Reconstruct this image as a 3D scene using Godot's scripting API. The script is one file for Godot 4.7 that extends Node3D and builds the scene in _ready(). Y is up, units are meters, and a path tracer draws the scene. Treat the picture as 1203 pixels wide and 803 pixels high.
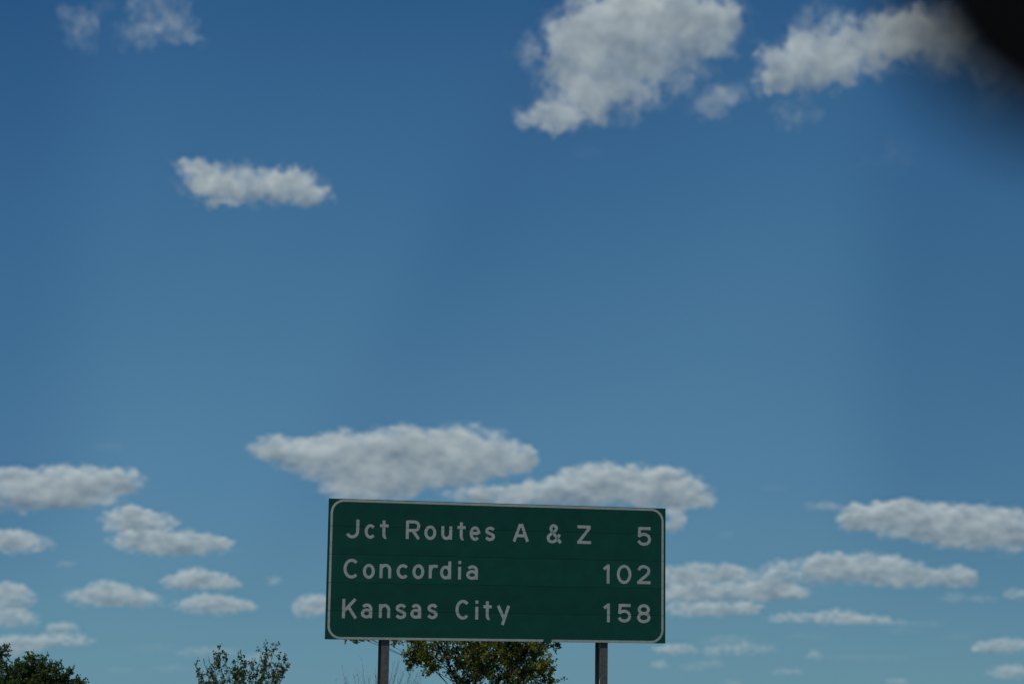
extends Node3D

# ---------------------------------------------------------------- tables
# Clouds of the sky as seen from the road: kind, how flat the base is, then puffs of
# [azimuth, elevation, half width, half height, thickness] in degrees (0 = straight ahead, + = right).
var CLOUDS := [
	["broad", 0.0, [[1.48, 20.43, 0.96, 0.64, 1], [2.72, 21.31, 1.24, 0.71, 1], [3.81, 20.34, 1.65, 1.15, 1], [5.34, 21.12, 1.65, 1.01, 1], [6.56, 20.87, 0.68, 0.71, 1], [4.66, 21.69, 1.93, 0.51, 1], [3.11, 19.26, 1.37, 0.77, 1], [1.88, 18.84, 0.96, 0.57, 0.8], [0.70, 18.48, 0.60, 0.36, 0.7], [1.19, 18.33, 0.82, 0.26, 0.5], [6.25, 19.00, 0.92, 0.51, 0.5], [6.64, 18.63, 0.70, 0.31, 0.42], [7.55, 19.05, 0.81, 0.28, 0.46]]],
	["broad", 0.1, [[9.87, 20.79, 0.75, 0.55, 1], [8.58, 19.97, 0.75, 0.56, 0.8], [9.37, 19.73, 1.07, 0.71, 1], [10.17, 19.43, 0.93, 0.51, 1], [11.26, 20.13, 1.11, 0.70, 1], [12.08, 20.57, 0.93, 0.62, 1], [13.25, 20.19, 1.05, 0.87, 0.8], [13.80, 20.77, 1.04, 0.62, 0.7], [14.79, 19.81, 1.03, 0.79, 0.6], [15.78, 18.98, 0.92, 0.84, 0.5], [7.96, 19.24, 0.59, 0.31, 0.4], [9.03, 18.27, 0.59, 0.33, 0.62], [12.04, 16.86, 0.63, 0.36, 0.3]]],
	["wisp", 0.0, [[-13.83, 20.84, 0.57, 0.30, 0.45], [-13.65, 20.35, 0.47, 0.40, 0.35], [-13.12, 21.32, 0.26, 0.20, 0.25], [-11.39, 21.32, 0.85, 0.45, 0.5], [-10.70, 20.79, 0.53, 0.35, 0.5], [-12.02, 20.48, 0.66, 0.35, 0.4], [-11.50, 20.61, 0.80, 0.30, 0.35], [-10.02, 20.45, 0.32, 0.15, 0.2]]],
	["broad", 0.2, [[-10.23, 16.78, 0.47, 0.18, 0.6], [-9.87, 16.39, 0.63, 0.44, 1], [-9.40, 15.98, 0.58, 0.36, 1], [-8.62, 16.29, 1.01, 0.51, 1], [-7.66, 16.17, 0.93, 0.46, 1], [-6.75, 16.15, 0.75, 0.41, 1], [-6.15, 15.96, 0.38, 0.26, 1], [-6.94, 16.56, 0.40, 0.23, 0.6], [-9.05, 15.53, 0.66, 0.15, 0.25]]],
	["heap", 0.3, [[-7.60, 8.22, 0.52, 0.31, 0.8], [-6.74, 8.08, 0.78, 0.47, 1], [-5.82, 7.91, 0.91, 0.57, 1], [-4.99, 8.31, 0.79, 0.47, 1], [-4.24, 7.54, 1.31, 0.65, 1], [-3.46, 8.07, 1.18, 0.73, 1], [-4.50, 7.02, 1.18, 0.47, 1], [-2.68, 8.21, 1.32, 0.57, 1], [-1.49, 8.08, 1.19, 0.78, 1], [-0.43, 7.95, 0.92, 0.52, 1], [0.28, 7.90, 0.42, 0.36, 1], [-2.67, 7.43, 1.18, 0.47, 1]]],
	["heap", 0.2, [[-1.35, 6.86, 0.66, 0.26, 0.8], [-0.04, 6.86, 1.05, 0.31, 1], [1.14, 6.96, 0.92, 0.36, 1], [2.19, 7.12, 0.92, 0.52, 1], [2.85, 7.22, 0.92, 0.57, 1], [3.90, 7.11, 1.05, 0.52, 1], [4.68, 7.02, 0.91, 0.57, 1], [5.41, 6.83, 0.65, 0.41, 1], [5.97, 6.62, 0.26, 0.21, 0.5], [5.00, 6.06, 0.31, 0.36, 1]]],
	["heap", 0.4, [[-15.20, 7.25, 0.61, 0.23, 1], [-15.05, 6.68, 1.10, 0.50, 1], [-13.95, 6.84, 0.99, 0.55, 1], [-13.33, 6.98, 0.75, 0.51, 1], [-12.58, 7.00, 0.75, 0.46, 1], [-11.84, 7.13, 0.55, 0.38, 1], [-13.44, 6.52, 1.24, 0.25, 1]]],
	["heap", 0.2, [[-11.66, 5.96, 0.70, 0.38, 1], [-11.03, 5.90, 0.71, 0.31, 1], [-11.54, 6.19, 0.25, 0.20, 1]]],
	["heap", 0.2, [[-10.63, 5.34, 1.26, 0.36, 1], [-9.87, 5.28, 1.14, 0.28, 1], [-11.26, 5.46, 0.63, 0.25, 1], [-9.11, 5.34, 0.51, 0.15, 1]]],
	["heap", 0.4, [[-14.85, 5.23, 0.85, 0.30, 1], [-15.22, 5.35, 0.61, 0.22, 1]]],
	["faint", 0.5, [[-13.40, 4.66, 0.25, 0.10, 0.4]]],
	["heap", 0.4, [[-12.20, 3.93, 0.50, 0.25, 1], [-11.69, 3.73, 0.70, 0.25, 1], [-12.31, 3.62, 0.87, 0.20, 1], [-11.19, 3.59, 0.62, 0.18, 0.8], [-12.94, 3.79, 0.49, 0.15, 0.5]]],
	["heap", 0.3, [[-9.68, 4.37, 0.40, 0.23, 1], [-9.32, 4.22, 0.81, 0.25, 1], [-9.95, 4.16, 0.56, 0.20, 1], [-8.76, 4.12, 0.41, 0.15, 1]]],
	["heap", 0.3, [[-9.18, 3.61, 0.56, 0.20, 1], [-9.05, 3.46, 0.96, 0.23, 1], [-8.29, 3.47, 0.46, 0.15, 1]]],
	["heap", 0.3, [[-6.19, 3.46, 0.44, 0.31, 1], [-5.86, 3.54, 0.31, 0.26, 1], [-7.23, 4.24, 0.20, 0.15, 0.5]]],
	["heap", 0.4, [[-15.07, 3.88, 0.48, 0.20, 1], [-15.01, 3.56, 0.68, 0.35, 1], [-14.86, 3.02, 0.61, 0.25, 1]]],
	["heap", 0.4, [[-13.46, 2.76, 0.39, 0.17, 1], [-13.37, 2.41, 0.73, 0.17, 1], [-14.58, 2.33, 0.77, 0.20, 1], [-14.81, 2.15, 0.72, 0.25, 1]]],
	["faint", 0.5, [[-9.13, 2.10, 0.81, 0.15, 0.5], [-7.73, 1.90, 0.38, 0.15, 0.6], [-7.23, 2.06, 0.38, 0.10, 0.4]]],
	["faint", 0.9, [[-10.24, 1.62, 0.50, 0.07, 0.3], [-11.73, 1.56, 0.37, 0.07, 0.25], [-10.76, 2.19, 0.62, 0.15, 0.2]]],
	["heap", 0.4, [[4.89, 4.31, 0.72, 0.36, 1], [5.72, 4.46, 0.57, 0.28, 1], [6.60, 4.50, 0.41, 0.23, 1], [7.21, 4.29, 1.02, 0.26, 0.7]]],
	["heap", 0.4, [[5.14, 3.87, 1.16, 0.31, 1], [6.82, 3.94, 1.41, 0.31, 1], [8.11, 4.41, 0.46, 0.36, 1], [7.84, 3.90, 0.97, 0.25, 1], [8.60, 3.77, 0.36, 0.15, 0.6]]],
	["heap", 0.4, [[5.52, 3.39, 0.82, 0.23, 1], [6.42, 3.38, 0.77, 0.20, 1], [7.19, 3.43, 0.38, 0.18, 1]]],
	["heap", 0.3, [[9.38, 4.52, 0.81, 0.41, 1], [9.64, 4.67, 0.56, 0.31, 1], [10.65, 4.56, 1.01, 0.43, 1], [11.52, 4.42, 0.88, 0.38, 1], [12.39, 4.23, 0.87, 0.25, 1], [13.31, 4.26, 0.49, 0.30, 1], [13.67, 4.25, 0.25, 0.20, 0.7]]],
	["heap", 0.4, [[10.32, 5.91, 0.38, 0.25, 0.5], [11.09, 6.10, 0.88, 0.38, 1], [11.96, 5.95, 1.13, 0.51, 1], [11.85, 6.31, 0.75, 0.23, 1], [13.08, 5.85, 1.12, 0.50, 1], [14.07, 5.70, 1.11, 0.55, 1], [15.05, 5.73, 0.98, 0.45, 1], [13.56, 5.46, 0.99, 0.35, 1], [15.03, 5.30, 0.73, 0.30, 1], [9.45, 6.46, 0.51, 0.15, 0.4], [10.21, 6.37, 0.51, 0.10, 0.3]]],
	["heap", 0.5, [[8.45, 3.11, 0.63, 0.15, 0.8], [9.84, 3.12, 0.70, 0.20, 1], [10.59, 3.02, 0.63, 0.13, 0.8], [11.34, 2.98, 0.50, 0.10, 0.4], [12.21, 2.90, 0.74, 0.07, 0.3]]],
	["heap", 0.6, [[14.74, 2.23, 0.85, 0.20, 1], [14.26, 2.16, 0.49, 0.12, 1], [14.83, 1.46, 0.60, 0.20, 1], [15.07, 3.73, 0.36, 0.17, 0.6], [14.09, 3.62, 0.37, 0.12, 0.4], [13.23, 3.66, 0.34, 0.15, 0.4]]],
	["heap", 0.5, [[4.91, 2.19, 0.56, 0.15, 1], [6.03, 2.14, 0.26, 0.18, 0.5], [7.03, 2.21, 0.81, 0.18, 0.6]]],
	["faint", 0.6, [[6.53, 2.46, 0.64, 0.15, 0.4], [4.47, 1.74, 0.21, 0.13, 0.6], [6.08, 1.78, 0.31, 0.10, 0.5], [5.49, 1.68, 0.36, 0.10, 0.4], [8.28, 1.52, 0.45, 0.08, 0.5], [9.10, 2.02, 0.23, 0.13, 0.6], [11.52, 1.21, 0.30, 0.10, 0.6], [6.62, 1.20, 0.30, 0.08, 0.5]]],
	["faint", 1.0, [[10.55, 1.94, 1.25, 0.07, 0.3], [8.94, 2.55, 0.63, 0.08, 0.25], [11.70, 2.73, 0.40, 0.08, 0.25], [13.30, 2.51, 0.39, 0.10, 0.25], [15.01, 4.93, 0.49, 0.20, 0.2], [6.60, 5.63, 0.26, 0.13, 0.2], [8.05, 7.00, 0.36, 0.15, 0.15], [-12.26, 8.16, 0.50, 0.15, 0.15], [2.41, 17.33, 0.49, 0.21, 0.12]]],
]
# Lettering: character, left, right, bottom and top in metres on the face of the sign (0, 0 = middle of the lower edge).
var LETTERS := [
	["J", -3.493, -3.188, 2.190, 2.607], ["c", -3.067, -2.825, 2.192, 2.509], ["t", -2.727, -2.530, 2.195, 2.603],
	["R", -2.146, -1.822, 2.204, 2.618], ["o", -1.731, -1.463, 2.198, 2.516], ["u", -1.348, -1.102, 2.207, 2.517], ["t", -0.983, -0.790, 2.206, 2.610], ["e", -0.702, -0.460, 2.204, 2.524], ["s", -0.357, -0.120, 2.209, 2.524],
	["A", 0.276, 0.668, 2.205, 2.615], ["&", 1.065, 1.412, 2.192, 2.623], ["Z", 1.782, 2.115, 2.196, 2.610], ["5", 3.203, 3.530, 2.189, 2.612],
	["C", -3.511, -3.177, 1.316, 1.746], ["o", -3.082, -2.819, 1.318, 1.644], ["n", -2.712, -2.454, 1.331, 1.652], ["c", -2.334, -2.066, 1.333, 1.654], ["o", -1.980, -1.714, 1.333, 1.655], ["r", -1.612, -1.408, 1.346, 1.656], ["d", -1.358, -1.109, 1.339, 1.743], ["i", -0.962, -0.872, 1.345, 1.750], ["a", -0.765, -0.501, 1.342, 1.663],
	["1", 2.415, 2.550, 1.318, 1.746], ["0", 2.724, 3.067, 1.318, 1.747], ["2", 3.203, 3.524, 1.324, 1.748],
	["K", -3.518, -3.191, 0.457, 0.875], ["a", -3.103, -2.853, 0.460, 0.784], ["n", -2.706, -2.455, 0.469, 0.781], ["s", -2.345, -2.093, 0.459, 0.787], ["a", -2.005, -1.765, 0.470, 0.792], ["s", -1.635, -1.391, 0.469, 0.799],
	["C", -0.993, -0.679, 0.466, 0.899], ["i", -0.551, -0.472, 0.475, 0.887], ["t", -0.360, -0.166, 0.463, 0.881], ["y", -0.058, 0.247, 0.358, 0.789],
	["1", 2.427, 2.562, 0.455, 0.875], ["5", 2.750, 3.065, 0.456, 0.870], ["8", 3.207, 3.523, 0.448, 0.872],
]
const EXPOSURE := 0.5
const SIGN_W := 7.757
const SIGN_H := 3.048
const SEAMS := [0.0, 0.618, 1.225, 1.838, 2.448, 3.048]

var rng := RandomNumberGenerator.new()
var taken := {}


func _ready() -> void:
	rng.seed = 4711
	make_camera()
	make_light()
	make_ground()
	make_sign()
	make_trees()
	make_mirror()


# ---------------------------------------------------------------- camera, sky, sun
func make_camera() -> void:
	var cam := Camera3D.new()
	cam.name = "camera"
	cam.position = Vector3(0, 1.5, 0)
	cam.rotation = Vector3(deg_to_rad(11.574), 0, 0)
	cam.fov = 20.78
	cam.near = 0.05
	cam.far = 9000.0
	var lens := CameraAttributesPhysical.new()
	lens.frustum_focal_length = 65.45
	lens.frustum_focus_distance = 50.0
	lens.frustum_near = 0.05
	lens.frustum_far = 9000.0
	lens.exposure_aperture = 3.2
	cam.attributes = lens
	add_child(cam)
	cam.current = true


const SUN := Vector3(-0.60, 0.66, 0.50)    # towards the sun: high on the left, a little behind the camera


func make_light() -> void:
	var env := Environment.new()
	env.background_mode = Environment.BG_SKY
	env.tonemap_mode = Environment.TONE_MAPPER_LINEAR
	env.tonemap_exposure = EXPOSURE
	env.background_energy_multiplier = 1.0 / EXPOSURE
	env.sdfgi_enabled = true
	env.ssao_enabled = true
	env.ssil_enabled = true
	var sky := Sky.new()
	var pano := PanoramaSkyMaterial.new()
	pano.panorama = make_sky()
	sky.sky_material = pano
	env.sky = sky
	var we := WorldEnvironment.new()
	we.name = "world_environment"
	we.environment = env
	add_child(we)
	var sun := DirectionalLight3D.new()
	sun.name = "sun"
	sun.light_energy = 1.55
	sun.light_color = Color(1.0, 0.965, 0.9)
	sun.light_angular_distance = 0.5
	sun.shadow_enabled = true
	sun.look_at_from_position(Vector3.ZERO, -SUN, Vector3.UP)
	add_child(sun)


func lin(r: float, g: float, b: float) -> Vector3:
	var c := Color(r / 255.0, g / 255.0, b / 255.0).srgb_to_linear()
	return Vector3(c.r, c.g, c.b)


var AIR_AT := [-90.0, 0.0, 1.5, 4.0, 7.0, 11.6, 17.0, 22.0, 30.0, 50.0, 90.0]
var AIR := []


func air(az: float, el: float) -> Vector3:
	var i := 0
	while i < AIR_AT.size() - 2 and el > AIR_AT[i + 1]:
		i += 1
	var t: float = clampf((el - AIR_AT[i]) / (AIR_AT[i + 1] - AIR_AT[i]), 0.0, 1.0)
	var a: Vector3 = AIR[i]
	var b: Vector3 = AIR[i + 1]
	var c := a.lerp(b, t)
	# the air is a little brighter towards the sun
	var d := Vector3(sin(deg_to_rad(az)) * cos(deg_to_rad(el)), sin(deg_to_rad(el)), -cos(deg_to_rad(az)) * cos(deg_to_rad(el)))
	var mu := d.dot(SUN.normalized())
	return c * (1.0 + 0.16 * mu + 0.25 * pow(maxf(mu, 0.0), 6.0))


func make_noise(seed_: int, octaves: int) -> FastNoiseLite:
	var n := FastNoiseLite.new()
	n.seed = seed_
	n.noise_type = FastNoiseLite.TYPE_SIMPLEX_SMOOTH
	n.frequency = 1.0
	n.fractal_type = FastNoiseLite.FRACTAL_FBM
	n.fractal_octaves = octaves
	n.fractal_gain = 0.52
	n.fractal_lacunarity = 2.1
	return n


# optical depth of the listed clouds on a grid of directions; az0 = azimuth of the first column, el0 = elevation of the first row
func cloud_depth(list: Array, w: int, h: int, az0: float, el0: float, step: float) -> Array:
	var depth := PackedFloat32Array()
	depth.resize(w * h)
	var tone := PackedFloat32Array()             # how much of a puff's upper, sunlit side is seen
	tone.resize(w * h)
	var shape := make_noise(11, 5)
	var bend := make_noise(23, 3)
	for k in list.size():
		var kind: String = list[k][0]
		var flat: float = list[k][1]
		var puffs: Array = list[k][2]
		var lo := Vector2(1e9, 1e9)
		var hi := Vector2(-1e9, -1e9)
		var size := 0.0
		for p in puffs:
			lo = lo.min(Vector2(p[0] - 2.2 * p[2], p[1] - 2.2 * p[3]))
			hi = hi.max(Vector2(p[0] + 2.2 * p[2], p[1] + 2.2 * p[3]))
			size += p[3]
		size = clampf(size / puffs.size(), 0.12, 3.0)
		if kind == "heap" or kind == "faint":
			size = clampf(size, 0.2, 3.0)
		var squash := 1.5 if kind == "heap" else (2.2 if kind == "faint" else 1.0)
		var warp := size * (0.8 if kind == "broad" else (0.9 if kind == "wisp" else 0.38))
		var rough := 1.0 if kind == "broad" else (1.1 if kind == "wisp" else 0.85)
		var fine := 0.62 / size
		var full := 2.3 if kind == "broad" else (4.2 if kind == "heap" else (1.0 if kind == "wisp" else 3.0))
		var steep := 1.4 if kind == "broad" else (2.75 if kind == "heap" else 2.0)
		var grow := 1.75 if kind == "broad" else (1.6 if kind == "wisp" else 1.5)
		var x0 := maxi(0, int((lo.x - az0) / step))
		var x1 := mini(w - 1, int((hi.x - az0) / step) + 1)
		var y0 := maxi(0, int((el0 - hi.y) / step))
		var y1 := mini(h - 1, int((el0 - lo.y) / step) + 1)
		var off := 37.0 * k
		for y in range(y0, y1 + 1):
			var el := el0 - (y + 0.5) * step
			for x in range(x0, x1 + 1):
				var az := az0 + (x + 0.5) * step
				var u := az * fine / (1.0 + 0.3 * (squash - 1.0)) + off
				var v := el * fine * squash
				var ax := az + warp * bend.get_noise_2d(u, v)
				var ay := el + warp * 0.75 * bend.get_noise_2d(u + 91.7, v + 13.1)
				var m := 0.0
				var thick := 0.0
				var side := 0.0
				var sides := 0.0001
				for p in puffs:
					var dx: float = (ax - p[0]) / (p[2] * grow)
					var dy: float = (ay - p[1]) / (p[3] * grow)
					if dy < 0.0:
						dy *= 1.0 + 0.35 * flat
					var q := dx * dx + dy * dy
					if q < 1.0:
						var g := 1.0 - q
						m += g
						side += g * g * (dy - 0.25 * dx)
						sides += g * g
						thick = maxf(thick, p[4] * p[4] * minf(1.0, g * 2.2))
				if m <= 0.0:
					continue
				var scale := 1.15 if kind == "broad" else (0.9 if kind == "wisp" else 1.35)
				var n := shape.get_noise_2d(u * scale, v * scale)
				var d := 0.0
				if kind == "broad":                     # smooth inside, frayed by erosion towards the rim
					var body := 1.0 - exp(-0.30 * pow(m, 2.0))
					var eaten := clampf(0.26 + 0.62 * (1.0 - 1.6 * flat) * n, 0.0, 0.9) * (1.0 - 0.6 * body)
					d = maxf(0.0, (body - eaten) / (1.0 - eaten))
				else:
					d = 1.0 - exp(-1.2 * m)
					d = d - 0.05 + rough * (0.45 + 0.3 * fmod(k * 0.37, 1.0)) * n * (1.2 - 0.85 * d)
				var haze := 0.0
				if kind != "faint":   # a translucent skirt round the body
					haze = (0.8 if kind != "heap" else 0.45) * pow(1.0 - exp(-0.85 * m), 2.0) * clampf(0.62 + 1.1 * bend.get_noise_2d(u * 0.9 + 31.0, v * 0.9) + 0.5 * n, 0.0, 1.4)
				if d > 0.0 or haze > 0.0:
					var t := (full * pow(clampf(d, 0.0, 1.0), steep) + haze) * thick
					var at := y * w + x
					if t > depth[at]:
						depth[at] = t
						tone[at] = 0.55 * side / sides + 0.55 * bend.get_noise_2d(u * 0.5 + 7.0, v * 0.6) + 0.28 * n
	return [depth, tone]


# brightness of the clouds: light falls in from the sun's side (above, left), bases are greyer
func cloud_light(field: Array, w: int, h: int, el0: float, step: float) -> PackedFloat32Array:
	var depth: PackedFloat32Array = field[0]
	var tone: PackedFloat32Array = field[1]
	var bright := PackedFloat32Array()
	bright.resize(w * h)
	var reach := [0.06, 0.15, 0.3, 0.5]
	for y in h:
		var el := el0 - (y + 0.5) * step
		var shrink := clampf(el / 12.0, 0.3, 1.6)
		for x in w:
			var at := y * w + x
			if depth[at] <= 0.0:
				continue
			var sum := 0.0
			for r in reach:
				var yy := y - maxi(1, int(r * shrink / step))
				var xx := x - int(0.45 * r * shrink / step)
				if yy >= 0 and xx >= 0:
					sum += depth[yy * w + xx]
			bright[at] = clampf(0.52 + 0.50 * exp(-0.24 * sum) + 0.72 * tone[at], 0.0, 1.1)
	return bright


func shade_cloud(sky_here: Vector3, depth: float, bright: float, el: float) -> Vector3:
	var cover := (1.0 - exp(-1.15 * depth)) * 0.96
	var dark := lin(94, 112, 126)
	var light := lin(174, 184, 186)
	var c := dark.lerp(light, bright)
	var far := 0.55 * exp(-maxf(el, 0.0) / 3.6)
	c = c.lerp(sky_here * 1.12, far)
	return sky_here.lerp(c, cover)


func make_sky() -> ImageTexture:
	AIR = [lin(106, 146, 163), lin(106, 146, 163), lin(104, 147, 165), lin(93, 138, 164), lin(81, 127, 161), lin(69, 115, 152), lin(57, 102, 144), lin(43, 87, 132), lin(36, 74, 121), lin(29, 62, 108), lin(25, 54, 98)]
	# the whole dome, coarsely
	var w := 1024
	var h := 512
	var step := 360.0 / w
	var r := RandomNumberGenerator.new()
	r.seed = 99
	var more := []
	for k in 150:
		var el := 2.0 + 60.0 * pow(r.randf(), 1.9)
		var az := r.randf_range(-180.0, 180.0)
		var size := 0.09 * el + 0.15
		var wide := 1.0 / maxf(0.25, cos(deg_to_rad(el)))
		if absf(az) < 24.0 + size * 5.0 * wide and el < 31.0 + size * 3.0:
			continue
		var puffs := []
		for j in r.randi_range(4, 7):
			puffs.append([az + r.randf_range(-2.2, 2.2) * size * wide, el + r.randf_range(-0.3, 0.5) * size, size * wide * r.randf_range(0.8, 1.5), size * r.randf_range(0.4, 0.75), 1.0])
		more.append(["heap" if el < 13.0 else "broad", 0.3, puffs])
	var field := cloud_depth(more, w, h, -180.0, 90.0, step)
	var depth: PackedFloat32Array = field[0]
	var bright := cloud_light([depth, field[1]], w, h, 90.0, step)
	var dome := PackedFloat32Array()
	dome.resize(w * h * 3)
	for y in h:
		var el := 90.0 - (y + 0.5) * step
		for x in w:
			var at := y * w + (x + w / 2) % w             # the picture begins straight ahead
			var c := air((x + 0.5) * step, el)
			if depth[at] > 0.0:
				c = shade_cloud(c, depth[at], bright[at], el)
			var to := (y * w + x) * 3
			dome[to] = c.x
			dome[to + 1] = c.y
			dome[to + 2] = c.z
	var im := Image.create_from_data(w, h, false, Image.FORMAT_RGBF, dome.to_byte_array())
	im.resize(4096, 2048, Image.INTERPOLATE_BILINEAR)
	# the same sky again, finely, for the part that can be seen from the road
	var ww := 500
	var hh := 330
	var fine := 360.0 / 4096.0
	var az0 := -fine * ww / 2.0
	var el0 := fine * (hh - 6)
	var f2 := cloud_depth(CLOUDS, ww * 2, hh * 2, az0, el0, fine / 2.0)
	var d2: PackedFloat32Array = f2[0]
	var b2 := cloud_light(f2, ww * 2, hh * 2, el0, fine / 2.0)
	var glare_noise := make_noise(77, 2)
	var near := PackedFloat32Array()
	near.resize(ww * hh * 3)
	for y in hh:
		var el := el0 - (y + 0.5) * fine
		for x in ww:
			var az := az0 + (x + 0.5) * fine
			var c := air(az, el)
			# windscreen glare and lens shading painted into the sky colour, with slanting edges
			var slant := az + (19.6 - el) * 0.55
			var glare := smoothstep(-15.8, -11.5, az) - 0.45 * smoothstep(-1.5, 1.6, slant) * smoothstep(7.5, 1.6, slant) - 0.95 * smoothstep(9.6, 13.2, az - 0.06 * (el - 16.0))
			glare += 0.25 * glare_noise.get_noise_2d(az * 0.09 - el * 0.05, el * 0.05)
			c *= Vector3.ONE + Vector3(0.27, 0.19, 0.11) * (glare - 0.55) * smoothstep(1.0, 8.0, el) * smoothstep(21.5, 18.5, absf(az)) * smoothstep(28.0, 24.0, el)
			var sum := Vector3.ZERO
			for s in 4:
				var at := (y * 2 + s / 2) * ww * 2 + x * 2 + s % 2
				sum += shade_cloud(c, d2[at], b2[at], el) if d2[at] > 0.0 else c
			sum *= 0.25
			var at2 := (y * ww + x) * 3
			near[at2] = sum.x
			near[at2 + 1] = sum.y
			near[at2 + 2] = sum.z
	# keep the edges as crisp as they were computed (the picture is interpolated smoothly when it is drawn)
	var crisp := near.duplicate()
	for y in range(1, hh - 1):
		for x in range(1, ww - 1):
			for ch in 3:
				var at3 := (y * ww + x) * 3 + ch
				var f := near[at3]
				crisp[at3] = maxf(0.7 * f, f + 0.2 * (4.0 * f - near[at3 - 3] - near[at3 + 3] - near[at3 - ww * 3] - near[at3 + ww * 3]))
	near = crisp
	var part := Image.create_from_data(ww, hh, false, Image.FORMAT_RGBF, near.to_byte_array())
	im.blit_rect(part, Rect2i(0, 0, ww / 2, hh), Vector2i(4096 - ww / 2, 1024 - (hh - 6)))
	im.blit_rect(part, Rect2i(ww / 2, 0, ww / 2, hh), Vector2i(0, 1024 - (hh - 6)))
	return ImageTexture.create_from_image(im)


# ---------------------------------------------------------------- helpers
func numbered(called: String) -> String:
	taken[called] = taken.get(called, -1) + 1
	return called if taken[called] == 0 else "%s_%03d" % [called, taken[called]]


func thing(called: String, label: String, category: String, at := Vector3.ZERO, group := "") -> Node3D:
	var o := Node3D.new()
	o.name = numbered(called)
	o.position = at
	o.set_meta("label", label)
	o.set_meta("category", category)
	if group:
		o.set_meta("group", group)
	add_child(o, true)
	return o


func piece(called: String, mesh: Mesh, mat: Material, parent: Node3D) -> MeshInstance3D:
	var o := MeshInstance3D.new()
	o.name = called
	o.mesh = mesh
	o.material_override = mat
	parent.add_child(o, true)
	return o


class Bag:                                   # collects triangles for one mesh
	var v := PackedVector3Array()
	var n := PackedVector3Array()
	var c := PackedColorArray()
	var i := PackedInt32Array()

	func tri(a: Vector3, b: Vector3, d: Vector3) -> void:
		var m := (d - a).cross(b - a).normalized()
		var k := v.size()
		v.append_array([a, b, d])
		n.append_array([m, m, m])
		i.append_array([k, k + 1, k + 2])

	func quad(a: Vector3, b: Vector3, d: Vector3, e: Vector3) -> void:
		tri(a, b, d)
		tri(a, d, e)

	# a closed slab: outline in x, y (any winding), from z0 (back) to z1 (front)
	func slab(outline: PackedVector2Array, z0: float, z1: float) -> void:
		if outline.size() < 3:
			return
		if not Geometry2D.is_polygon_clockwise(outline):
			outline.reverse()
		var m := outline.size()
		var a := outline[0]
		for k in range(1, m - 1):
			var b := outline[k]
			var d := outline[k + 1]
			tri(Vector3(a.x, a.y, z1), Vector3(b.x, b.y, z1), Vector3(d.x, d.y, z1))
			tri(Vector3(a.x, a.y, z0), Vector3(d.x, d.y, z0), Vector3(b.x, b.y, z0))
		for k in m:
			var p := outline[k]
			var q := outline[(k + 1) % m]
			quad(Vector3(p.x, p.y, z1), Vector3(p.x, p.y, z0), Vector3(q.x, q.y, z0), Vector3(q.x, q.y, z1))

	func box(lo: Vector3, hi: Vector3) -> void:
		slab(PackedVector2Array([Vector2(lo.x, lo.y), Vector2(lo.x, hi.y), Vector2(hi.x, hi.y), Vector2(hi.x, lo.y)]), lo.z, hi.z)

	func tube(points: Array, radii: Array, sides: int) -> void:
		var first := v.size()
		for k in points.size():
			var p: Vector3 = points[k]
			var ahead: Vector3 = points[mini(k + 1, points.size() - 1)]
			var back: Vector3 = points[maxi(k - 1, 0)]
			var dir := (ahead - back).normalized()
			var side := dir.cross(Vector3(0.31, 0.2, 0.93)).normalized()
			var up := side.cross(dir)
			for s in sides:
				var ang := TAU * s / sides
				var o := side * cos(ang) + up * sin(ang)
				v.append(p + o * radii[k])
				n.append(o)
		for k in points.size() - 1:
			for s in sides:
				var a := first + k * sides + s
				var b := first + k * sides + (s + 1) % sides
				i.append_array([a, b, a + sides, b, b + sides, a + sides])

	func mesh() -> ArrayMesh:
		var arrays := []
		arrays.resize(Mesh.ARRAY_MAX)
		arrays[Mesh.ARRAY_VERTEX] = v
		arrays[Mesh.ARRAY_NORMAL] = n
		if c.size() == v.size() and c.size() > 0:
			arrays[Mesh.ARRAY_COLOR] = c
		arrays[Mesh.ARRAY_INDEX] = i
		var m := ArrayMesh.new()
		m.add_surface_from_arrays(Mesh.PRIMITIVE_TRIANGLES, arrays)
		return m


func srgb(r: float, g: float, b: float) -> Color:           # a real-world base colour, given in linear values
	return Color(r, g, b).linear_to_srgb()


func mottled(base: Color, dark: Color, scale: float, rough: float, seed_: int, contrast := Vector2(0.3, 0.75)) -> StandardMaterial3D:
	var n := FastNoiseLite.new()
	n.seed = seed_
	n.noise_type = FastNoiseLite.TYPE_SIMPLEX_SMOOTH
	n.frequency = 0.012
	n.fractal_octaves = 5
	var g := Gradient.new()
	g.offsets = PackedFloat32Array([contrast.x, contrast.y])
	g.colors = PackedColorArray([dark, base])
	var t := NoiseTexture2D.new()
	t.width = 512
	t.height = 512
	t.seamless = true
	t.noise = n
	t.color_ramp = g
	var m := StandardMaterial3D.new()
	m.albedo_texture = t
	m.roughness = rough
	m.uv1_triplanar = true
	m.uv1_world_triplanar = true
	m.uv1_scale = Vector3.ONE * scale
	return m


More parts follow.
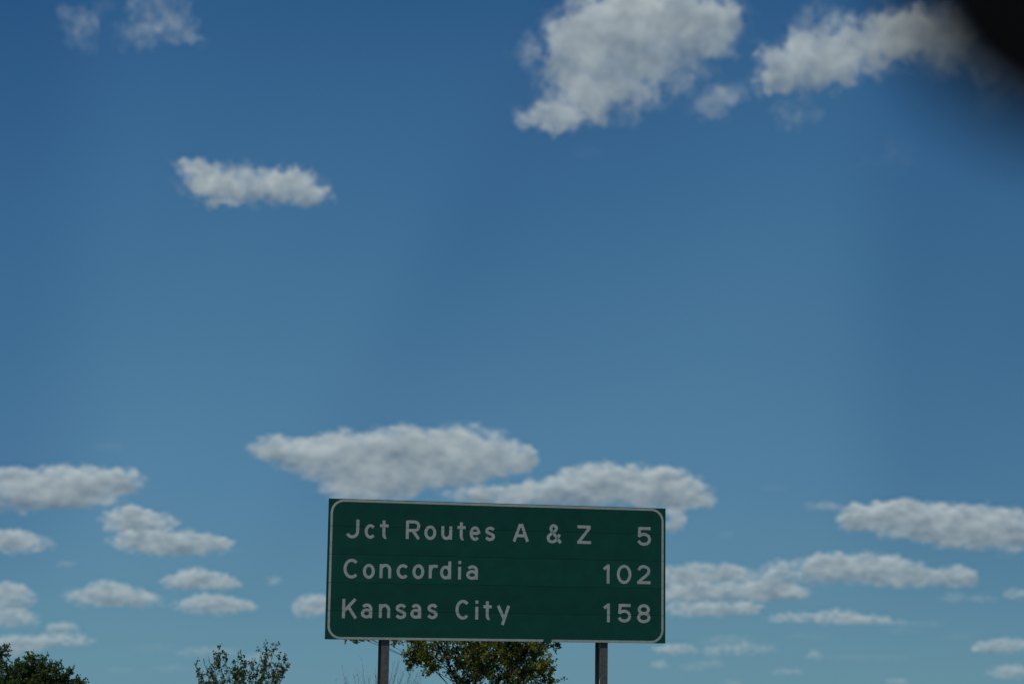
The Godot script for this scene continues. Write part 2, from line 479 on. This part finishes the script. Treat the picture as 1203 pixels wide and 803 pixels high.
# ---------------------------------------------------------------- ground
func make_ground() -> void:
	var m := mottled(srgb(0.11, 0.13, 0.045), srgb(0.06, 0.085, 0.025), 0.07, 0.95, 5)
	var b := Bag.new()
	var cuts := [-4000.0, -600.0, -120.0, -30.0, 0.0, 30.0, 120.0, 600.0, 4000.0]
	for ix in cuts.size() - 1:
		for iz in cuts.size() - 1:
			var x0: float = cuts[ix]
			var x1: float = cuts[ix + 1]
			var z0: float = cuts[iz]
			var z1: float = cuts[iz + 1]
			b.quad(Vector3(x0, 0, z0), Vector3(x1, 0, z0), Vector3(x1, 0, z1), Vector3(x0, 0, z1))
	var g := piece("ground", b.mesh(), m, self)
	g.set_meta("kind", "structure")
	g.set_meta("label", "grassy ground along the highway, below the frame")


# ---------------------------------------------------------------- the sign
func arc(cx: float, cy: float, rx: float, ry: float, a0: float, a1: float, steps := 14) -> Array:
	var out := []
	for k in steps + 1:
		var a := deg_to_rad(lerpf(a0, a1, float(k) / steps))
		out.append(Vector2(cx + rx * cos(a), cy + ry * sin(a)))
	return out


func curve(points: Array, steps := 6) -> Array:
	var out := []
	for k in points.size() - 1:
		var p0: Vector2 = points[maxi(k - 1, 0)]
		var p1: Vector2 = points[k]
		var p2: Vector2 = points[k + 1]
		var p3: Vector2 = points[mini(k + 2, points.size() - 1)]
		for s in steps:
			out.append(p1.cubic_interpolate(p2, p0, p3, float(s) / steps))
	out.append(points[points.size() - 1])
	return out


# centre lines of a character in its own box (0..1 each way); the last entry of a stroke may be "loop"
func strokes(ch: String) -> Array:
	var V := func(x: float, y: float) -> Vector2: return Vector2(x, y)
	match ch:
		"J": return [[V.call(1, 1.08)] + arc(0.5, 0.36, 0.5, 0.36, 0, -152)]
		"c": return [arc(0.54, 0.5, 0.54, 0.5, 42, 318, 22)]
		"C": return [arc(0.54, 0.5, 0.54, 0.5, 44, 316, 24)]
		"t": return [[V.call(0.42, 1.08), V.call(0.42, 0.3)] + arc(0.72, 0.22, 0.3, 0.22, 180, 290, 8), [V.call(-0.26, 0.74), V.call(1.2, 0.74)]]
		"R": return [[V.call(0, -0.08), V.call(0, 1.08)], [V.call(0.1, 1), V.call(0.6, 1)] + arc(0.62, 0.73, 0.36, 0.27, 85, -85, 10) + [V.call(0.6, 0.46), V.call(0.1, 0.46)], [V.call(0.5, 0.42), V.call(1.0, -0.08)]]
		"o", "0": return [arc(0.5, 0.5, 0.5, 0.5, 90, 450, 28) + ["loop"]]
		"u": return [[V.call(0, 1.1)] + arc(0.47, 0.4, 0.47, 0.4, 180, 345, 12), [V.call(1, 1.1), V.call(1, -0.1)]]
		"e": return [[V.call(0.12, 0.52), V.call(0.98, 0.52)], arc(0.5, 0.5, 0.5, 0.5, -2, 316, 24)]
		"s": return [curve([V.call(0.98, 0.84), V.call(0.75, 0.98), V.call(0.42, 1.0), V.call(0.1, 0.87), V.call(0.1, 0.66), V.call(0.38, 0.54), V.call(0.68, 0.47), V.call(0.95, 0.33), V.call(0.92, 0.12), V.call(0.62, 0.0), V.call(0.3, 0.01), V.call(0.0, 0.16)])]
		"A": return [[V.call(0.02, -0.08), V.call(0.46, 1.06)], [V.call(0.98, -0.08), V.call(0.54, 1.06)], [V.call(0.2, 0.3), V.call(0.8, 0.3)]]
		"&": return [curve([V.call(1.06, -0.06), V.call(0.7, 0.3), V.call(0.32, 0.66), V.call(0.25, 0.86), V.call(0.46, 1.0), V.call(0.7, 0.88), V.call(0.62, 0.68), V.call(0.3, 0.5), V.call(0.04, 0.3), V.call(0.1, 0.07), V.call(0.4, 0.0), V.call(0.7, 0.12), V.call(0.98, 0.46)])]
		"Z": return [[V.call(-0.1, 1), V.call(1.06, 1)], [V.call(0.98, 0.96), V.call(0.04, 0.04)], [V.call(-0.1, 0), V.call(1.1, 0)]]
		"5": return [[V.call(1.08, 1), V.call(0.1, 1)], [V.call(0.1, 1.08), V.call(0.04, 0.46)], curve([V.call(0.02, 0.5), V.call(0.26, 0.6), V.call(0.55, 0.63), V.call(0.86, 0.53), V.call(1, 0.31), V.call(0.86, 0.09), V.call(0.52, 0), V.call(0.2, 0.05), V.call(-0.02, 0.2)])]
		"n": return [[V.call(0, -0.1), V.call(0, 1.1)], arc(0.5, 0.58, 0.5, 0.42, 165, 0, 12) + [V.call(1, -0.1)]]
		"r": return [[V.call(0, -0.1), V.call(0, 1.1)], curve([V.call(0.04, 0.6), V.call(0.22, 0.87), V.call(0.55, 1.0), V.call(1.2, 0.98)])]
		"d": return [arc(0.5, 0.35, 0.5, 0.35, 90, 450, 24) + ["loop"], [V.call(1, 1.08), V.call(1, -0.08)]]
		"i": return [[V.call(0.5, 0.76), V.call(0.5, -0.1)], [V.call(0.5, 1.1), V.call(0.5, 0.93)]]
		"a": return [[V.call(1, -0.1), V.call(1, 0.68)] + arc(0.52, 0.68, 0.48, 0.32, 8, 150, 10), arc(0.5, 0.29, 0.5, 0.29, 90, 450, 20) + ["loop"]]
		"1": return [[V.call(1, -0.09), V.call(1, 1.09)], [V.call(-0.5, 0.8), V.call(1.0, 1.0)]]
		"2": return [curve([V.call(0.02, 0.78), V.call(0.2, 0.96), V.call(0.55, 1), V.call(0.9, 0.88), V.call(0.94, 0.64), V.call(0.7, 0.43), V.call(0.32, 0.22), V.call(0.02, 0.0)]), [V.call(-0.12, 0), V.call(1.12, 0)]]
		"K": return [[V.call(0, -0.09), V.call(0, 1.09)], [V.call(0.98, 1.09), V.call(0.06, 0.36)], [V.call(0.4, 0.6), V.call(1.04, -0.09)]]
		"y": return [[V.call(1.0, 1.08), V.call(0.42, -0.08)], [V.call(0.0, 1.08), V.call(0.56, 0.3)]]
		"8": return [arc(0.5, 0.755, 0.44, 0.245, 90, 450, 22) + ["loop"], arc(0.5, 0.255, 0.5, 0.255, 90, 450, 24) + ["loop"]]
	return []


# a ribbon of the given width along a line, cut where the boards of the sign meet
func ribbon(b: Bag, line: Array, width: float, z0: float, z1: float) -> void:
	var pts: Array = line.duplicate()
	var loop: bool = pts[-1] is String
	if loop:
		pts.pop_back()
		pts.pop_back()
	var m := pts.size()
	var left := []
	var right := []
	for k in m:
		var p: Vector2 = pts[k]
		var before: Vector2 = pts[(k - 1 + m) % m] if loop or k > 0 else p
		var after: Vector2 = pts[(k + 1) % m] if loop or k < m - 1 else p
		var d0 := (p - before).normalized()
		var d1 := (after - p).normalized()
		var d := (d0 + d1).normalized()
		var nrm := Vector2(-d.y, d.x)
		var grow := 1.0
		if d0.length() > 0.5 and d1.length() > 0.5:
			grow = 1.0 / maxf(0.5, nrm.dot(Vector2(-d0.y, d0.x)))
		left.append(p + nrm * width * 0.5 * grow)
		right.append(p - nrm * width * 0.5 * grow)
	for k in (m if loop else m - 1):
		var j := (k + 1) % m
		cut(b, PackedVector2Array([left[k], left[j], right[j], right[k]]), z0, z1)


func cut(b: Bag, poly: PackedVector2Array, z0: float, z1: float) -> void:
	var gap := 0.0032
	for s in SEAMS.size() - 1:
		var y0: float = SEAMS[s] + gap
		var y1: float = SEAMS[s + 1] - gap
		if s == 0:
			y0 = -1.0
		if s == SEAMS.size() - 2:
			y1 = 9.0
		var lo := 1e9
		var hi := -1e9
		for p in poly:
			lo = minf(lo, p.y)
			hi = maxf(hi, p.y)
		if hi <= y0 or lo >= y1:
			continue
		if lo >= y0 and hi <= y1:
			b.slab(poly, z0, z1)
			continue
		for c in Geometry2D.intersect_polygons(poly, PackedVector2Array([Vector2(-9, y0), Vector2(9, y0), Vector2(9, y1), Vector2(-9, y1)])):
			b.slab(c, z0, z1)


func make_sign() -> void:
	var sign_ := thing("road_sign", "large green highway distance sign with white lettering on two steel posts", "road sign")
	sign_.position = Vector3(-0.2929, 1.5 + 1.7895, -41.776)
	var yaw := Basis(Vector3.UP, 0.2412)
	var tilt := Basis(Vector3.RIGHT, 0.0525)
	var roll := Basis(Vector3.BACK, -0.0016)
	sign_.basis = yaw * tilt * roll
	var greens := []
	for k in 3:
		var f: float = [1.0, 0.93, 1.07][k]
		var m := mottled(srgb(0.0055 * f, 0.068 * f, 0.052 * f), srgb(0.0048 * f, 0.056 * f, 0.043 * f), 0.35, 0.42, 31 + k)
		m.metallic_specular = 0.35
		greens.append(m)
	var white := mottled(srgb(0.40, 0.44, 0.435), srgb(0.33, 0.365, 0.36), 0.8, 0.5, 41)
	white.metallic_specular = 0.35
	# five wide boards, each with folded edges and a recessed joint
	for s in SEAMS.size() - 1:
		var y0: float = SEAMS[s] + (0.0022 if s > 0 else 0.0)
		var y1: float = SEAMS[s + 1] - (0.0022 if s < SEAMS.size() - 2 else 0.0)
		var b := Bag.new()
		var x := SIGN_W / 2.0
		var e := 0.004
		# profile of the board: front face, small folded edges, flanges behind
		b.quad(Vector3(-x, y1 - e, 0), Vector3(x, y1 - e, 0), Vector3(x, y0 + e, 0), Vector3(-x, y0 + e, 0))
		b.quad(Vector3(-x, y1, -e), Vector3(x, y1, -e), Vector3(x, y1 - e, 0), Vector3(-x, y1 - e, 0))
		b.quad(Vector3(-x, y0 + e, 0), Vector3(x, y0 + e, 0), Vector3(x, y0, -e), Vector3(-x, y0, -e))
		b.box(Vector3(-x, y1 - 0.006, -0.05), Vector3(x, y1, -e))
		if s < SEAMS.size() - 2:
			b.box(Vector3(-x, y1, -0.03), Vector3(x, y1 + 0.0043, -0.012))
		b.box(Vector3(-x, y0, -0.05), Vector3(x, y0 + 0.006, -e))
		b.box(Vector3(-x, y0 + 0.006, -0.0075), Vector3(x, y1 - 0.006, -0.0015))
		piece("board", b.mesh(), greens[[0, 1, 2, 0, 1][s]], sign_)
	# white border, rounded at the corners, broken near the lower edge where a patch covers it
	var bw := 0.05
	var l := -SIGN_W / 2.0 + 0.075
	var rr := SIGN_W / 2.0 - 0.07
	var t := SIGN_H - 0.038
	var bo := 0.03
	var rad := 0.27
	var line := [Vector2(1.02, bo)]
	line += arc(l + rad, bo + rad, rad, rad, 270, 180, 10)
	line += arc(l + rad, t - rad, rad, rad, 180, 90, 10)
	line += arc(rr - rad, t - rad, rad, rad, 90, 0, 10)
	line += arc(rr - rad, bo + rad, rad, rad, 0, -90, 10)
	line += [Vector2(1.21, bo)]
	var border := Bag.new()
	ribbon(border, line, bw, 0.0004, 0.0022)
	piece("border", border.mesh(), white, sign_)
	var patch := Bag.new()
	patch.slab(PackedVector2Array([Vector2(1.03, 0.1), Vector2(1.215, 0.098), Vector2(1.205, -0.016), Vector2(1.045, -0.018)]), 0.0008, 0.003)
	piece("patch", patch.mesh(), greens[0], sign_).set_meta("label", "small green patch over the border at the lower edge")
	# lettering
	var sw := 0.066
	for row in LETTERS:
		var ch: String = row[0]
		var lo := Vector2(row[1] + sw / 2, row[3] + sw / 2)
		var hi := Vector2(row[2] - sw / 2, row[4] - sw / 2)
		var b := Bag.new()
		var k := 0
		for st in strokes(ch):
			var placed := []
			for p in st:
				placed.append(p if p is String else Vector2(lerpf(lo.x, hi.x, p.x), lerpf(lo.y, hi.y, p.y)))
			if ch == "i" and k == 0:
				placed[0].y = lo.y + 0.31 - sw
			if ch == "i":
				for q in placed.size():
					placed[q].x = (row[1] + row[2]) / 2.0
			if ch == "i" and k == 1:
				placed[1].y = hi.y - 0.034
			ribbon(b, placed, sw, 0.0004, 0.0022 + 0.0004 * k)
			k += 1
		var part_name := "digit" if ch.is_valid_int() else ("ampersand" if ch == "&" else "letter")
		piece(part_name, b.mesh(), white, sign_)
	# two wide-flange posts
	var steel := mottled(srgb(0.112, 0.117, 0.118), srgb(0.064, 0.068, 0.07), 1.4, 0.62, 61, Vector2(0.25, 0.8))
	var sunlit_web := mottled(srgb(0.46, 0.45, 0.42), srgb(0.26, 0.25, 0.23), 1.1, 0.5, 62, Vector2(0.25, 0.8))  # paler colour on the web stands in for sunlight falling on it
	for px in [-2.532, 2.449]:
		var top := SIGN_H - 0.12
		var low := -3.9
		var half := 0.088
		var f := -0.056
		var back := f - 0.41
		var post := Node3D.new()
		post.name = "post"
		sign_.add_child(post, true)
		for z in [f - 0.014, back]:
			var b := Bag.new()
			b.box(Vector3(px - half, low, z), Vector3(px + half, top, z + 0.014))
			piece("flange", b.mesh(), steel, post)
		var w := Bag.new()
		w.box(Vector3(px - 0.005, low, back + 0.014), Vector3(px + 0.005, top, f - 0.014))
		piece("web", w.mesh(), sunlit_web, post)


# ---------------------------------------------------------------- trees
func bark(seed_: int) -> StandardMaterial3D:
	return mottled(srgb(0.075, 0.062, 0.05), srgb(0.03, 0.025, 0.02), 1.5, 0.9, seed_)


func leaf_material() -> StandardMaterial3D:
	var m := StandardMaterial3D.new()
	m.vertex_color_use_as_albedo = true
	m.albedo_color = Color.WHITE
	m.roughness = 0.55
	m.metallic_specular = 0.3
	m.cull_mode = BaseMaterial3D.CULL_DISABLED
	m.backlight_enabled = true
	m.backlight = srgb(0.85, 0.95, 0.3)
	return m


func some_dir() -> Vector3:
	return Vector3(rng.randfn(), rng.randfn(), rng.randfn()).normalized()


func leaf(b: Bag, at: Vector3, size: float, tint: Color) -> void:
	var dir := (some_dir() + Vector3(0, -0.35, 0)).normalized()
	var side := dir.cross(some_dir()).normalized()
	var up := side.cross(dir)
	var s := size * rng.randf_range(0.7, 1.25)
	var mid := at + dir * s * 0.45 + up * s * 0.06
	var k := b.v.size()
	b.v.append_array([at, mid + side * s * 0.32, at + dir * s, mid - side * s * 0.32])
	b.n.append_array([up, (up - side * 0.3).normalized(), up, (up + side * 0.3).normalized()])
	var f := rng.randf_range(0.75, 1.3)
	var c := Color(tint.r * f, tint.g * f, tint.b * f)
	b.c.append_array([c, c, c, c])
	b.i.append_array([k, k + 2, k + 1, k, k + 3, k + 2])


func bent(a: Vector3, z: Vector3, lift: float, steps: int, wob: float) -> Array:
	var out := []
	var mid := (a + z) * 0.5 + Vector3(0, lift, 0) + some_dir() * wob
	for k in steps + 1:
		var t := float(k) / steps
		out.append(a * (1 - t) * (1 - t) + mid * 2 * t * (1 - t) + z * t * t)
	return out


func taper(r0: float, r1: float, count: int) -> Array:
	var out := []
	for k in count:
		out.append(lerpf(r0, r1, float(k) / (count - 1)))
	return out


# a broadleaf tree: trunk and limbs that reach each clump of leaves; lobes = [centre, radii, clumps]
func broad_tree(o: Node3D, height: float, lobes: Array, leaf_size: float, per_clump: int, clump_r: float, tints: Array, trunk_r: float, bark_seed: int, lean := Vector3.ZERO) -> void:
	var wood := Bag.new()
	var leaves := Bag.new()
	var top := Vector3(0, height * 0.72, 0) + lean
	var stem := bent(Vector3(0, -0.15, 0), top, 0.0, 8, 0.25)
	wood.tube(stem, taper(trunk_r, trunk_r * 0.25, 9), 8)
	for lobe in lobes:
		var c: Vector3 = lobe[0]
		var rad: Vector3 = lobe[1]
		var base_t := clampf((c.y - 0.6) / (height * 0.85), 0.2, 0.95)
		var root: Vector3 = stem[int(base_t * 0.75 * 8)]
		var limb := bent(root, c, rad.y * 0.15, 7, 0.3)
		var lr: float = trunk_r * 0.38 * clampf(lobe[2] / 26.0, 0.13, 1.0)
		wood.tube(limb, taper(lr, lr * 0.3, 8), 6)
		for k in lobe[2]:
			var d := some_dir()
			var spot := c + d * rad * pow(rng.randf(), 0.38)
			var from: Vector3 = limb[rng.randi_range(3, 7)]
			var bough := bent(from, spot, 0.1, 4, 0.15)
			wood.tube(bough, taper(lr * 0.3, 0.012, 5), 4)
			var tint: Color = tints[rng.randi_range(0, tints.size() - 1)]
			var own := clump_r * rng.randf_range(0.7, 1.3)
			for j in 6:
				var tip := spot + (some_dir() + Vector3(0, 0.25, 0)) * own * rng.randf_range(0.6, 1.25)
				var twig := bent(spot, tip, 0.02, 3, 0.05)
				wood.tube(twig, taper(0.01, 0.004, 4), 3)
				for q in per_clump / 6:
					var t := pow(rng.randf(), 0.7)
					var p := spot.lerp(tip, t * 1.1) + some_dir() * own * 0.24 * rng.randf()
					leaf(leaves, p, leaf_size, tint)
	piece("trunk", wood.mesh(), bark(bark_seed), o)
	var crown := piece("crown", leaves.mesh(), leaf_material(), o)
	crown.set_meta("kind", "stuff")


# many upright shoots from one foot; leafy = share of the shoot that bears leaves
func shoots(o: Node3D, list: Array, leaf_size: float, leafy: float, per_shoot: int, tints: Array, r0: float, seed_: int, bare := 0.0) -> void:
	var wood := Bag.new()
	var leaves := Bag.new()
	for tip in list:
		var foot := Vector3(tip.x * 0.18, -0.1, tip.z * 0.2)
		var line := bent(foot, tip, 0.0, 8, 0.22)
		for k in range(1, 9):
			line[k] += some_dir() * 0.03
		wood.tube(line, taper(r0, r0 * 0.18, 9), 5)
		var naked := rng.randf() < bare
		for k in per_shoot:
			var t := 1.0 - leafy * pow(rng.randf(), 1.2)
			var f := t * 8.0
			var p: Vector3 = line[int(f)].lerp(line[mini(8, int(f) + 1)], f - int(f))
			var len := rng.randf_range(0.25, 0.6) * (1.25 - t * 0.7)
			var q := p + (some_dir() * 0.55 + Vector3(0, 0.75, 0)).normalized() * len
			var twig := bent(p, q, 0.0, 3, 0.04)
			wood.tube(twig, taper(r0 * 0.3, r0 * 0.1, 4), 3)
			if naked:
				continue
			var tint: Color = tints[rng.randi_range(0, tints.size() - 1)]
			for j in rng.randi_range(4, 9):
				leaf(leaves, p.lerp(q, rng.randf_range(0.3, 1.08)) + some_dir() * 0.05, leaf_size, tint)
	piece("trunk", wood.mesh(), bark(seed_), o)
	if leaves.v.size() > 0:
		var crown := piece("crown", leaves.mesh(), leaf_material(), o)
		crown.set_meta("kind", "stuff")


func make_trees() -> void:
	var olive := [Color(0.123, 0.155, 0.035), Color(0.155, 0.179, 0.035), Color(0.081, 0.111, 0.035), Color(0.222, 0.216, 0.035), Color(0.123, 0.142, 0.052)]
	var deep := [Color(0.073, 0.122, 0.043), Color(0.094, 0.143, 0.049), Color(0.065, 0.101, 0.043), Color(0.122, 0.155, 0.053)]
	var grey_green := [Color(0.086, 0.122, 0.064), Color(0.108, 0.137, 0.071), Color(0.071, 0.101, 0.061), Color(0.122, 0.144, 0.064)]
	# metres: at 75 m one degree is 1.31 m
	var t := thing("broadleaf_tree", "leafy green tree standing behind the road sign, its crown half hidden by the panel", "tree", Vector3(-1.9, 0, -75))
	broad_tree(t, 7.6, [
		[Vector3(-1.0, 4.75, 0.0), Vector3(1.5, 1.15, 1.5), 30],
		[Vector3(0.9, 4.6, 0.3), Vector3(1.6, 1.3, 1.5), 44],
		[Vector3(2.65, 4.5, -0.2), Vector3(1.3, 1.25, 1.2), 42],
		[Vector3(0.4, 6.2, 0.0), Vector3(2.2, 1.0, 1.6), 26],
		[Vector3(2.4, 3.4, 0.2), Vector3(1.3, 0.8, 1.0), 20],
		[Vector3(0.3, 3.4, -0.4), Vector3(1.4, 0.7, 1.0), 20],
		[Vector3(-1.75, 4.05, 0.2), Vector3(0.75, 0.65, 0.8), 10],
		[Vector3(-2.5, 5.1, 0.2), Vector3(0.6, 0.6, 0.6), 7],
		[Vector3(-4.25, 4.95, 0.2), Vector3(0.6, 0.16, 0.4), 5],
	], 0.115, 126, 0.44, olive, 0.17, 71, Vector3(0.9, 0, 0))
	t = thing("round_bush_tree", "dark green dense rounded tree in the lower left corner", "tree", Vector3(-27.7, 0, -110))
	broad_tree(t, 5.9, [
		[Vector3(-0.1, 4.4, 0.0), Vector3(1.2, 1.05, 1.2), 32],
		[Vector3(-1.2, 4.0, 0.3), Vector3(0.8, 0.9, 0.9), 18],
		[Vector3(1.2, 4.1, 0.0), Vector3(0.95, 0.95, 0.9), 24],
		[Vector3(0.2, 3.3, 0.0), Vector3(1.9, 0.8, 1.5), 26],
		[Vector3(2.55, 3.35, 0.2), Vector3(0.45, 0.7, 0.4), 13],
		[Vector3(-0.6, 4.7, 0.0), Vector3(0.9, 0.75, 0.9), 16],
		[Vector3(0.6, 3.9, 0.3), Vector3(1.3, 0.8, 1.0), 20],
	], 0.125, 120, 0.38, deep, 0.15, 72)
	t = thing("edge_tree", "dark leafy branches of a tree cut off by the left edge of the frame", "tree", Vector3(-28.35, 0, -98))
	broad_tree(t, 6.4, [
		[Vector3(1.4, 4.9, 0.0), Vector3(0.8, 0.75, 0.8), 18],
		[Vector3(0.3, 4.9, 0.0), Vector3(1.3, 1.1, 1.2), 24],
		[Vector3(1.7, 3.6, 0.0), Vector3(0.7, 0.7, 0.8), 14],
		[Vector3(-1.2, 4.2, 0.0), Vector3(1.2, 1.1, 1.2), 16],
	], 0.12, 108, 0.38, deep, 0.16, 73)
	t = thing("feathery_tree", "sparse small tree with feathery upright shoots, left of the road sign", "tree", Vector3(-12.2, 0, -85))
	var tips := []
	for spec in [[-2.1, 4.0], [-1.85, 4.35], [-1.5, 4.3], [-1.2, 4.45], [-0.95, 4.7], [-0.6, 4.6], [-0.35, 4.4], [-0.1, 4.5], [0.15, 4.2], [0.45, 4.05], [0.7, 4.35], [0.95, 4.75], [1.2, 4.9], [1.55, 5.05], [1.85, 4.7], [2.0, 4.4], [2.25, 4.2]]:
		for k in 2:
			var d := 0.0 if k == 0 else rng.randf_range(0.3, 0.8)
			tips.append(Vector3(spec[0] * 0.97 + d * rng.randf_range(-0.5, 0.5), spec[1] - d + rng.randf_range(-0.1, 0.1), rng.randf_range(-0.9, 0.9)))
	shoots(t, tips, 0.125, 0.5, 21, grey_green, 0.03, 74, 0.1)
	t = thing("bare_bush", "leafless grey bush with fine twigs beside the left post of the sign", "bush", Vector3(-6.0, 0, -80))
	tips = []
	for k in 46:
		var spread := rng.randf_range(-1.0, 1.0)
		tips.append(Vector3(0.35 + spread * 2.1, rng.randf_range(3.2, 4.3) - 0.5 * spread * spread, rng.randf_range(-0.8, 0.8)))
	shoots(t, tips, 0.1, 0.6, 14, olive, 0.014, 75, 1.1)


# ---------------------------------------------------------------- the mirror inside the car, close to the lens
func make_mirror() -> void:
	var black := StandardMaterial3D.new()
	black.albedo_color = srgb(0.006, 0.006, 0.007)
	black.roughness = 0.75
	black.metallic_specular = 0.15
	var o := thing("rear_view_mirror", "black out-of-focus mirror housing close to the lens in the top right corner", "car mirror")
	var cam := Basis(Vector3.RIGHT, deg_to_rad(11.574))
	var dist := 0.26
	var px := dist / 2190.0
	# the rounded lower left corner of the housing is what the lens sees
	var corner := Vector2(1066 - 601.5, 401.5 - 158) * px
	o.position = Vector3(0, 1.5, 0) + cam * Vector3(corner.x, corner.y, -dist)
	o.basis = cam * Basis(Vector3.BACK, deg_to_rad(-1.0))
	var b := Bag.new()
	var outline := []
	var wide := 0.235
	var tall := 0.074
	var r := 0.0285
	var ring := arc(r, r, r, r, 180, 270, 6) + arc(wide - r, r, r, r, 270, 360, 6) + arc(wide - r, tall - r, r, r, 0, 90, 6) + arc(r, tall - r, r, r, 90, 180, 6)
	# layers from the front rim to the domed back
	var layers := [[0.0, 0.0], [0.001, 0.003], [0.0, 0.014], [0.004, 0.026], [0.012, 0.034], [0.022, 0.038]]
	var mid := Vector2(wide / 2, tall / 2)
	var rows := []
	for la in layers:
		var row := []
		for p in ring:
			var inward: Vector2 = (p - mid)
			var k: float = 1.0 - la[0] / (tall / 2)
			row.append(Vector3(mid.x + inward.x * lerpf(1.0, k, 0.6), mid.y + inward.y * k, -la[1]))
		rows.append(row)
	for k in rows.size() - 1:
		for s in ring.size():
			var e := (s + 1) % ring.size()
			b.quad(rows[k][s], rows[k + 1][s], rows[k + 1][e], rows[k][e])
	for s in range(1, ring.size() - 1):
		b.tri(rows[0][0], rows[0][s + 1], rows[0][s])
		b.tri(rows[-1][0], rows[-1][s], rows[-1][s + 1])
	piece("housing", b.mesh(), black, o)
	var arm := Bag.new()
	arm.tube([Vector3(wide / 2, tall / 2, -0.03), Vector3(wide / 2, tall * 0.8, -0.06), Vector3(wide / 2, tall + 0.05, -0.075)], [0.009, 0.008, 0.011], 10)
	piece("stalk", arm.mesh(), black, o)
